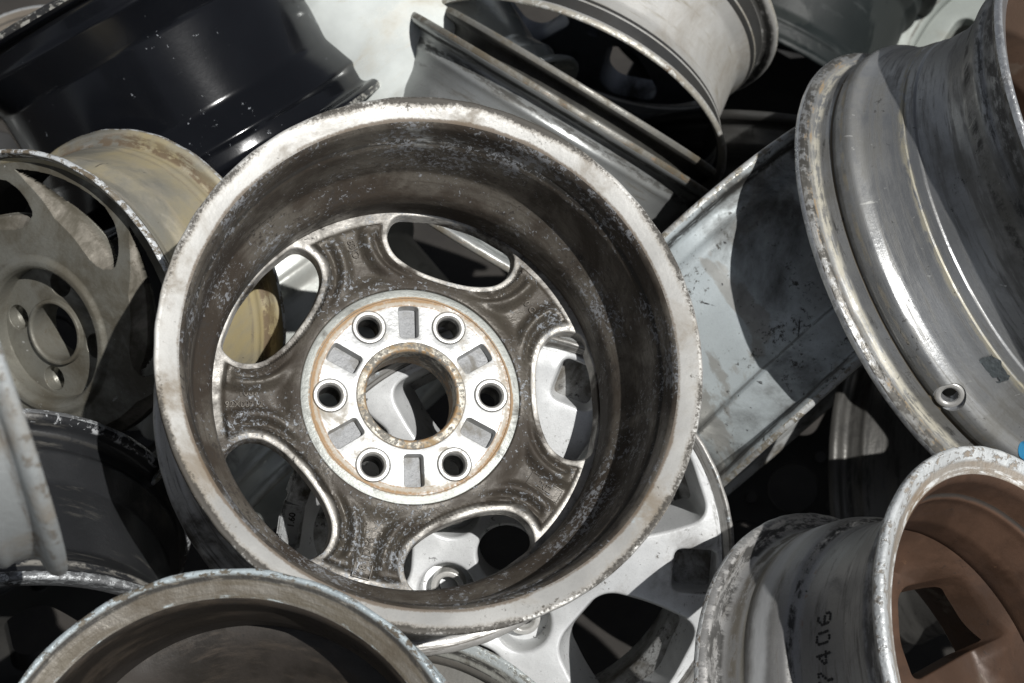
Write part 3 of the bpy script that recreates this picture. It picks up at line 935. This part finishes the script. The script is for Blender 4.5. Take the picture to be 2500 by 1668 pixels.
# torn sticker and a dab of blue paint on the barrel
def patch_on(parent, name, ang, z0, w, h, r_of, mat, tear=0.0, n=14, lift=0.0006, seed=0, blob=False):
    vs, fs = [], []
    rnd = random.Random(seed)
    for i in range(n + 1):
        for j in range(n + 1):
            u, v = i / n - 0.5, j / n - 0.5
            if blob:
                s_ = 1 / max(1e-6, math.sqrt(1 - 2 * u * u) if abs(u) < 0.7 else 0.2)
                uu, vv = u * math.sqrt(max(0, 1 - 2 * v * v)), v * math.sqrt(max(0, 1 - 2 * u * u))
                u, v = uu * 1.2, vv * 1.2
            zz = z0 + v * h + tear * noise.noise(Vector((u * 5, v * 5, seed)))
            an = radians(ang) + (u * w + tear * noise.noise(Vector((u * 5, v * 5, seed + 9)))) / r_of(zz)
            rr = r_of(zz) + lift + tear * 0.12 * abs(noise.noise(Vector((u * 7, v * 7, seed + 5))))
            vs.append((rr * cos(an), rr * sin(an), zz))
    for i in range(n):
        for j in range(n):
            if tear and noise.noise(Vector((i * 0.35, j * 0.35, seed + 2))) > 0.28 and (i < 5 or j > 9):
                continue
            fs.append((i * (n + 1) + j, i * (n + 1) + j + 1, (i + 1) * (n + 1) + j + 1, (i + 1) * (n + 1) + j))
    me = bpy.data.meshes.new('patch')
    me.from_pydata(vs, [], fs)
    return link(name, me, mat, parent, sharp=20)
def r12(z):
    pts = [(q[1], q[0]) for q in p12[:24]]
    for a, b in zip(pts, pts[1:]):
        if b[0] <= z <= a[0]:
            return b[1] + (a[1] - b[1]) * (z - b[0]) / max(1e-9, a[0] - b[0])
    return 0.2
m_foil = metal('foil_sticker_remains', (0.22, 0.25, 0.26), 0.6, 0.35, 64, dirt=((0.05, 0.055, 0.055), 0.45, 60), bump=0.6)
m_blue = metal('blue_paint_dab', (0.02, 0.16, 0.30), 0.0, 0.4, 65, bump=0.1)
patch_on(o, 'sticker_remnant', 119.5, 0.0225, 0.026, 0.019, lambda z: 0.1890 + 0.0006, m_foil, tear=0.003, seed=3)
patch_on(o, 'paint_mark', 93.5, 0.047, 0.020, 0.010, r12, m_blue, blob=True)
dish(t, 0.190, 0.060, 0.03, m_brown_in, 5, 0, WIN5)

# ------------------------------------------------------------------ 8  lower right wheel with printed digits
m_c_lip = metal('chewed_lip', (0.36, 0.33, 0.29), 0.4, 0.45, 71, dirt=((0.22, 0.17, 0.12), 0.5, 14), chips=((0.62, 0.64, 0.64), 0.168, 0.58),
                bands=[('r', 0.1615, 0.003, (0.66, 0.67, 0.66), 0.9, 0.55)], fine=(GRIME, 0.2), bump=0.8)
m_c_out = metal('grey_barrel', (0.34, 0.335, 0.325), 0.55, 0.40, 72, dirt=(BLACK, 0.10, 9), streak=((0.13, 0.12, 0.105), 0.32, 120), fine=(BLACK, 0.16), specks=(BLACK, 0.25, 170),
                scuff=((0.05, 0.045, 0.04), 0.06), bump=0.15, turned=0.3,
                chips=((0.50, 0.49, 0.47), 0.1745, 0.5),
                bands=[('z', -0.0765, 0.0045, BLACK, 0.9, 0.42), ('z', -0.0665, 0.006, (0.10, 0.085, 0.06), 0.8, 0.42), ('z', -0.0575, 0.004, (0.20, 0.18, 0.13), 0.6, 0.2),
                       ('z', -0.0175, 0.0022, BLACK, 0.9, 0.5), ('z', 0.064, 0.010, (0.06, 0.052, 0.045), 0.75, 0.4),
                       ('z', -0.042, 0.012, (0.60, 0.61, 0.61), 0.75, 0.0), ('z', -0.012, 0.002, (0.25, 0.12, 0.05), 0.6, 0.8)])
m_rust_in = metal('brown_primer_inside', (0.056, 0.033, 0.022), 0.15, 0.42, 73, spec=0.35, specks=((0.03, 0.02, 0.015), 0.28, 160), dirt=((0.075, 0.040, 0.024), 0.46, 9), patch=((0.13, 0.11, 0.085), 0.28, 6), streak=((0.050, 0.030, 0.021), 0.40, 40),
                  scuff=((0.45, 0.42, 0.38), 0.05), fine=((0.12, 0.065, 0.035), 0.16), bump=0.12, grain=0.04,
                  bands=[('z', 0.0535, 0.0016, BLACK, 0.85, 0.0)])
m_ink = metal('black_ink', (0.020, 0.019, 0.018), 0.0, 0.5, 74, bump=0)
t = wheel('W10', 'grey wheel with chewed lip, rust-brown inside and dotted black digits on its barrel')
p10 = [(0.1795, 0.083, 1), (0.1755, 0.0785, 1), (0.1665, 0.0775, 1), (0.1625, 0.073, 1), (0.1600, 0.062, 1), (0.1615, 0.057, 1), (0.1575, 0.052, 1), (0.1495, 0.030, 1),
       (0.1465, 0.010, 1), (0.1475, -0.012, 1), (0.1500, -0.0165, 1), (0.1560, -0.019, 1), (0.1595, -0.030, 1), (0.1605, -0.052, 1), (0.1590, -0.058, 1), (0.1605, -0.0635, 1), (0.1625, -0.073, 1), (0.1665, -0.0775, 1),
       (0.1755, -0.0785, 1), (0.1795, -0.083, 0), (0.179, -0.0885, 0), (0.1765, -0.090, 0), (0.162, -0.083, 2), (0.156, -0.07, 2), (0.149, -0.03, 2), (0.1405, 0.0, 2), (0.1405, 0.020, 2),
       (0.1480, 0.045, 2), (0.1485, 0.052, 2), (0.1525, 0.0535, 2), (0.1545, 0.076, 2), (0.1585, 0.0815, 0), (0.1765, 0.090, 0), (0.179, 0.0885, 0)]
t.scale = (1.08, 1.08, 1.08)
o = link('rim', lathe(round_path(p10, 0.0030, 4, closed=True), 208, 0.0006, 10, closed=True), [m_c_lip, m_c_out, m_rust_in], t)
W10WIN = [(-17.5, 0.068), (17.5, 0.068), (21, 0.120), (15, 0.136), (-15, 0.136), (-21, 0.120)]
W10OUT = [(0.0125, 0.1005), (0.0222, 0.1122), (0.0364, 0.1181), (0.0505, 0.1215), (0.0618, 0.1218), (0.0798, 0.109), (0.108, 0.0839), (0.1081, 0.0809), (0.1029, 0.0761), (0.0281, 0.0372), (0.0195, 0.037), (0.0092, 0.0635)]
h10 = []
for k in range(4):
    c_, s_ = cos(radians(90 * k)), sin(radians(90 * k))
    h10.append((rounded([(x * c_ - y * s_, x * s_ + y * c_) for x, y in W10OUT], 0.008, 4), 0.002, 0.022, False))
h10.append((circle_pts(0.026, 48), 0, 0.02, False))
link('spoke_face', plate(circle_pts(0.1420, 140), h10, lambda x, y: -0.042 + 0.040 * sm(hypot(x, y), 0.122, 0.144), 0.008, 0.002, rim_drop=0.015), m_rust_in, t, sharp=50)
FONT = {'0': ['01110', '10001', '10001', '10001', '10001', '10001', '01110'], '7': ['11111', '00001', '00010', '00100', '01000', '01000', '01000'],
        '4': ['00010', '00110', '01010', '10010', '11111', '00010', '00010'], '6': ['00110', '01000', '10000', '11110', '10001', '10001', '01110'],
        '8': ['01110', '10001', '10001', '01110', '10001', '10001', '01110'], ' ': ['00000'] * 7}
def r10(z):
    pts = [(q[1], q[0]) for q in p10[:20]]
    for a, b in zip(pts, pts[1:]):
        if b[0] <= z <= a[0]:
            return b[1] + (a[1] - b[1]) * (z - b[0]) / max(1e-9, a[0] - b[0])
    return 0.15
def print_digits(parent, text, a_start, z_top, pitch=0.0021, d=0.00115):
    """dot-matrix figures running round the barrel; reading direction = falling angle, tops towards -z"""
    bm = bmesh.new()
    rnd = random.Random(5)
    x = 0.0
    for ch in text:
        for row, line in enumerate(FONT[ch]):
            for c_, bit in enumerate(line):
                if bit == '1' and rnd.random() > 0.03:
                    z = z_top + row * pitch * 0.95
                    r = r10(z) + 0.00035
                    an = radians(a_start) - (x + c_ * pitch) / 0.149
                    M = Matrix.Translation((r * cos(an), r * sin(an), z)) @ Vector((cos(an), sin(an), 0)).to_track_quat('Z', 'Y').to_matrix().to_4x4()
                    bmesh.ops.create_cone(bm, cap_ends=True, segments=8, radius1=d * rnd.uniform(0.6, 1.1), radius2=d * rnd.uniform(0.6, 1.1), depth=0.0006, matrix=M)
        x += pitch * 7.2
    return link('printed_digits', bm_mesh(bm), m_ink, parent, sharp=30)
print_digits(o, '07406', 190, 0.0035)
print_digits(o, '88', 196, 0.0225)

# ------------------------------------------------------------------ 9  white-silver wheel on its side, between main and right wheel
m_ws = metal('white_silver_barrel', (0.50, 0.55, 0.565), 0.35, 0.38, 81, dirt=((0.075, 0.075, 0.07), 0.34, 7), fine=((0.06, 0.06, 0.055), 0.32), scuff=((0.04, 0.04, 0.04), 0.26),
             patch=((0.36, 0.365, 0.35), 0.42, 8), specks=(BLACK, 0.27, 150), bump=0.10, chips=((0.30, 0.29, 0.26), 0.1955, 0.35), grain=0.04,
             bands=[('z', -0.0885, 0.0032, BLACK, 0.95, 0.15), ('z', 0.0885, 0.0030, (0.05, 0.045, 0.04), 0.85, 0.25), ('z', 0.097, 0.005, GRIME, 0.7, 0.75), ('z', -0.097, 0.005, GRIME, 0.7, 0.7), ('z', 0.0455, 0.002, (0.10, 0.10, 0.095), 0.7, 0.3)])
m_ws_in = metal('white_silver_inside', (0.22, 0.225, 0.22), 0.3, 0.45, 82, dirt=(GRIME, 0.4, 10), bump=0.2)
m_ws_lip = metal('white_silver_lip', (0.46, 0.47, 0.46), 0.4, 0.42, 83, dirt=(GRIME, 0.35, 18), chips=((0.22, 0.20, 0.16), 0.192, 0.45), bump=0.4)
t = wheel('W13', 'pale silver wheel on its side between central and bare aluminium wheels, barrel smudged black')
p13 = [(0.1995, 0.094, 1), (0.1955, 0.0895, 1), (0.1865, 0.0885, 1), (0.1825, 0.0845, 1), (0.1790, 0.049, 1), (0.1765, 0.0465, 1), (0.1735, 0.0425, 1), (0.1715, 0.010, 1), (0.1700, -0.030, 1), (0.1725, -0.045, 1), (0.1775, -0.056, 1), (0.1815, -0.062, 1),
       (0.1815, -0.068, 1), (0.1790, -0.073, 1), (0.1815, -0.0845, 1), (0.1865, -0.0885, 1), (0.1955, -0.0895, 1), (0.1995, -0.094, 0), (0.199, -0.0985, 0), (0.1965, -0.100, 0), (0.180, -0.092, 2), (0.175, -0.08, 2), (0.166, -0.04, 2), (0.165, 0.03, 2), (0.174, 0.07, 2), (0.1765, 0.088, 2), (0.181, 0.092, 0), (0.1965, 0.100, 0), (0.199, 0.0985, 0)]
t.scale = (1.10, 1.10, 1.10)
link('rim', lathe(round_path(p13, 0.0035, 4, closed=True), 192, 0.0005, 13, closed=True), [m_ws_lip, m_ws, m_ws_in], t)
dish(t, 0.166, -0.02, -0.04, m_ws_in, 5, 0, WIN5)

# ------------------------------------------------------------------ 10  silver wheel edge-on, top centre
m_s17 = metal('silver_grey_barrel', (0.33, 0.34, 0.335), 0.55, 0.33, 91, streak=((0.12, 0.115, 0.10), 0.30, 90), fine=(GRIME, 0.14), turned=0.3, bump=0.12,
              bands=[('z', 0.066, 0.007, (0.045, 0.043, 0.038), 0.85, 0.35), ('z', 0.0775, 0.0025, BLACK, 0.9, 0.1), ('z', -0.073, 0.009, (0.05, 0.06, 0.055), 0.75, 0.5)])
m_s17_lip = metal('silver_lip_dull', (0.24, 0.235, 0.215), 0.5, 0.42, 92, dirt=((0.10, 0.085, 0.06), 0.48, 22), specks=((0.42, 0.42, 0.39), 0.25, 70), bands=[('r', 0.1995, 0.0012, RUST, 0.6, 0.85)], bump=0.3)
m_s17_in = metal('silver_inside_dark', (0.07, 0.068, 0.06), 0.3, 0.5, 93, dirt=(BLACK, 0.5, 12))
t = wheel('W17', 'silver grey wheel seen edge-on at the top centre, its rusty flange running diagonally')
rim(t, 0.20, 0.18, [m_s17_lip, m_s17, m_s17_in], seed=17, well=0.0245, drop=0.036, seat=0.026)

t = wheel('W17N', 'small rusty-lipped wheel nested in the mouth of the silver grey edge-on wheel')
rim(t, 0.178, 0.12, [m_s17_lip, m_s17_in, m_s17_in], seed=71, well=0.026, drop=0.02, seat=0.024)

# ------------------------------------------------------------------ 11  cream grey wheel with a dark open mouth, top centre
m_cream = metal('cream_grey_barrel', (0.42, 0.415, 0.395), 0.35, 0.40, 101, dirt=((0.20, 0.18, 0.15), 0.24, 7), streak=((0.20, 0.18, 0.14), 0.26, 90), fine=(GRIME, 0.13), bump=0.12,
                bands=[('z', 0.066, 0.005, (0.22, 0.19, 0.14), 0.7, 0.35), ('z', 0.078, 0.003, (0.10, 0.12, 0.14), 0.7, 0.2), ('z', -0.060, 0.014, (0.17, 0.15, 0.11), 0.7, 0.35), ('z', -0.077, 0.004, BLACK, 0.85, 0.2)])
m_cream_lip = metal('cream_lip', (0.38, 0.36, 0.31), 0.4, 0.42, 102, dirt=(BROWN, 0.3, 25), chips=((0.55, 0.55, 0.52), 0.196, 0.4), bump=0.3)
m_cream_in = metal('near_black_inside', (0.028, 0.028, 0.027), 0.2, 0.5, 103, dirt=(BLACK, 0.5, 12))  # near-black colour inside the mouth
m_cream_face = metal('bluish_silver_face', (0.20, 0.215, 0.24), 0.4, 0.42, 104, dirt=(BLACK, 0.3, 12))
t = wheel('W16', 'cream grey wheel at the top centre with its dark open mouth facing down-left')
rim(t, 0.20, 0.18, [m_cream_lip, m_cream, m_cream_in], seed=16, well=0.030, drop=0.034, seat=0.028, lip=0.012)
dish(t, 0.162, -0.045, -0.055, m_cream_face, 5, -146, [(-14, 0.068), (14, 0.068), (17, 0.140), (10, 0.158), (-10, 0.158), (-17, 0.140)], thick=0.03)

# ------------------------------------------------------------------ 12  wheel peeking out at the bottom middle
m_g8 = metal('mid_grey_inside', (0.20, 0.195, 0.18), 0.3, 0.45, 111, dirt=((0.11, 0.10, 0.085), 0.45, 8), scuff=((0.45, 0.48, 0.48), 0.12), bump=0.2)
m_g8_lip = metal('striped_lip', (0.33, 0.33, 0.30), 0.4, 0.42, 112, chips=((0.52, 0.56, 0.56), 0.190, 0.55), dirt=(GRIME, 0.3, 20), fine=(GRIME, 0.25),
                 bands=[('r', 0.1865, 0.0035, BLACK, 0.95, 0.25), ('r', 0.1800, 0.0018, BLACK, 0.9, 0.1)], bump=0.4)
t = wheel('W8', 'half hidden grey wheel at the bottom middle with a black-striped lip')
t.scale = (1.0, 1.0, 1.0)
o = rim(t, 0.20, 0.18, [m_g8_lip, m_g8_lip, m_g8], seed=8, lip=0.020)
o.location.z = -0.09
dish(t, 0.176, -0.022, -0.030, m_g8, 5, 118, [(-14, 0.085), (14, 0.085), (16, 0.135), (-16, 0.135)], thick=0.03)

# ------------------------------------------------------------------ 13  the wheels of the background
m_wh = metal('white_paint', (0.58, 0.61, 0.59), 0.1, 0.20, 121, dirt=((0.40, 0.38, 0.32), 0.26, 6), streak=((0.40, 0.38, 0.32), 0.22, 60), coat=0.3, bump=0.06, grain=0.0,
             bands=[('z', -0.086, 0.003, GRIME, 0.8, 0.4), ('z', -0.102, 0.004, GRIME, 0.7, 0.5)])
t = wheel('W18', 'clean white painted wheel on its side behind the black wheel at the top')
t.scale = (0.90, 0.90, 0.90)
rim(t, 0.20, 0.26, [m_wh, m_wh, m_wh], seed=18, well=0.030, drop=0.072)
dish(t, 0.160, -0.05, -0.06, m_wh, 5, 0, WIN5)

m_dg = metal('dark_green_black', (0.009, 0.012, 0.012), 0.0, 0.55, 131, spec=0.2, scuff=((0.20, 0.22, 0.22), 0.07), patch=((0.020, 0.023, 0.022), 0.4, 8), streak=((0.03, 0.034, 0.034), 0.2, 60), bump=0.1)
t = wheel('W19', 'greenish black wheel lying on its side behind the cream grey wheel at the top right')
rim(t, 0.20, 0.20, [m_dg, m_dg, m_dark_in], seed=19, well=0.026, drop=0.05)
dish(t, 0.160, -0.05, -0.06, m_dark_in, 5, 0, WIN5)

m_pg = metal('pale_green_grey', (0.24, 0.26, 0.24), 0.1, 0.55, 141, dirt=((0.20, 0.19, 0.15), 0.3, 9), bands=[('r', 0.1795, 0.0025, GRIME, 0.8, 0.2)], bump=0.12)
t = wheel('W20', 'pale green-grey wheel, only its curved lip showing above the bare aluminium wheel')
o = rim(t, 0.20, 0.18, [m_pg, m_pg, m_pg], seed=20, lip=0.022)
o.location.z = -0.09
dish(t, 0.172, -0.02, -0.03, m_pg, 5, 0, WIN5)

m_ds = metal('shade_dark_striped_steel', (0.045, 0.045, 0.043), 0.4, 0.38, 151, dirt=(BLACK, 0.42, 12), streak=(BLACK, 0.42, 120), bump=0.2)  # shade between the neighbouring wheels put into the dark colour
t = wheel('W22', 'wheel coloured dark for shade deep between the cream grey wheel and the bare aluminium wheel')
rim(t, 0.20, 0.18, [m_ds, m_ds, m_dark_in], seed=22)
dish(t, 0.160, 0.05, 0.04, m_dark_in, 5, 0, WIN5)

m_d15 = metal('dark_grey_steel', (0.10, 0.097, 0.09), 0.55, 0.38, 161, dirt=(BLACK, 0.30, 12), streak=(BLACK, 0.36, 120), bump=0.2,
              bands=[('z', 0.070, 0.004, BLACK, 0.85, 0.2), ('z', 0.05, 0.004, BLACK, 0.7, 0.4)])  # dark grey base with black streaks and bands
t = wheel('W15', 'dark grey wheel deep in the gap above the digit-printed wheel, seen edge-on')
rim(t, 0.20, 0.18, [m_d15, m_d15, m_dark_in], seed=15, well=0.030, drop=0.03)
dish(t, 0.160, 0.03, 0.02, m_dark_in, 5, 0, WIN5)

m_br = metal('bronze_lip', (0.18, 0.155, 0.125), 0.4, 0.45, 171, dirt=(GRIME, 0.35, 12), chips=((0.45, 0.47, 0.48), 0.176, 0.6), bands=[('r', 0.1665, 0.002, BLACK, 0.9, 0.0)], bump=0.3)
t = wheel('W3', 'small bronze-lipped wheel with a dark mouth in the top left corner')
o = rim(t, 0.18, 0.18, [m_br, m_br, m_dark_in], seed=33, lip=0.026)
o.location.z = -0.09
dish(t, 0.150, -0.12, -0.13, m_dark_in, 5, 0, WIN5)

m_f6 = metal('pale_grey_flange', (0.40, 0.42, 0.42), 0.4, 0.42, 181, dirt=((0.22, 0.19, 0.15), 0.3, 14), scuff=((0.16, 0.18, 0.20), 0.12), chips=((0.25, 0.23, 0.20), 0.196, 0.4), bump=0.3,
             bands=[('z', 0.075, 0.003, BROWN, 0.6, 0.4)])
t = wheel('W6', 'pale grey wheel entering at the left edge in front, only its flange tip in view')
rim(t, 0.20, 0.18, [m_f6, m_f6, m_f6], seed=6)
dish(t, 0.160, -0.02, -0.03, m_f6, 5, 0, WIN5)

m_p11 = metal('pale_barrel_underneath', (0.44, 0.455, 0.43), 0.4, 0.38, 191, dirt=(GRIME, 0.22, 12), scuff=((0.07, 0.07, 0.06), 0.14), streak=((0.26, 0.26, 0.24), 0.3, 60), bump=0.12)
t = wheel('W11', 'pale silver wheel buried below the main wheel, its barrel showing through the left window')
t.scale = (1.05, 1.05, 1.05)
rim(t, 0.22, 0.20, [m_p11, m_p11, m_p11], seed=11, well=0.03, drop=0.05)
dish(t, 0.180, 0.0, 0.0, m_p11, 5, 0, WIN5)

# ------------------------------------------------------------------ 14  added black wheels that darken the gaps
m_gap_shade = metal('gap_shade_black', (0.022, 0.021, 0.020), 0.3, 0.5, 201, dirt=(BLACK, 0.5, 10), scuff=((0.12, 0.12, 0.12), 0.05), bump=0.2)  # near-black colour standing in for deep shade on the added wheels
for key, lab in (('G1', 'wheel added and painted black to darken the gap above the digit-printed wheel'),
                 ('G2', 'added wheel, painted black as shade behind the slots of the olive grey wheel'),
                 ('G3', 'added wheel, painted black as shade under the greenish black wheel at the top right')):
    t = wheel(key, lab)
    o = rim(t, 0.21, 0.18, [m_gap_shade, m_gap_shade, m_gap_shade], seed=40, seg=120)
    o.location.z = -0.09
    dish(t, 0.175, -0.06, -0.07, m_gap_shade, 5, 12, WIN5)

# ------------------------------------------------------------------ 15  the rest of the pile, round the edges of the view
ring = [(-0.98, 0.55, 0.52, 35, 20), (-1.02, 1.00, 0.40, -30, 70), (-0.98, 1.45, 0.50, 40, 200), (-1.12, 2.02, 0.42, 25, 100), (-0.55, 2.72, 0.40, -40, 10),
        (0.02, 2.75, 0.36, 50, 300), (0.60, 2.70, 0.40, 30, 150), (1.20, 1.85, 0.45, -45, 40), (1.12, 1.28, 0.50, 35, 260), (1.02, 0.80, 0.55, 40, 120),
        (0.85, 0.36, 0.45, -35, 330), (0.38, 0.06, 0.40, 30, 80), (-0.12, 0.04, 0.42, -25, 190), (-0.60, 0.12, 0.45, 40, 240)]
src = None
for (x, y, z, tilt, turn) in ring:
    if src is None:
        src = bpy.data.objects.new('alloy_wheel', None)
        COL.objects.link(src)
        rim(src, 0.205, 0.19, [m_ws_lip, m_s17, m_ws_in], seed=50, seg=120)
        dish(src, 0.165, 0.03, 0.04, m_recess, 5, 0, WIN5)
        o = src
        tag(o, 'scrapped grey wheel of the same pile, lying just outside the edge of the view', group='wheels of the pile around the view')
    else:
        o = src.copy()
        COL.objects.link(o)
        for ch in list(src.children):
            c = ch.copy()
            COL.objects.link(c)
            c.parent = o
    o.matrix_world = Matrix.Translation((x, y, z)) @ Matrix.Rotation(radians(turn), 4, 'Z') @ Matrix.Rotation(radians(tilt), 4, 'X')
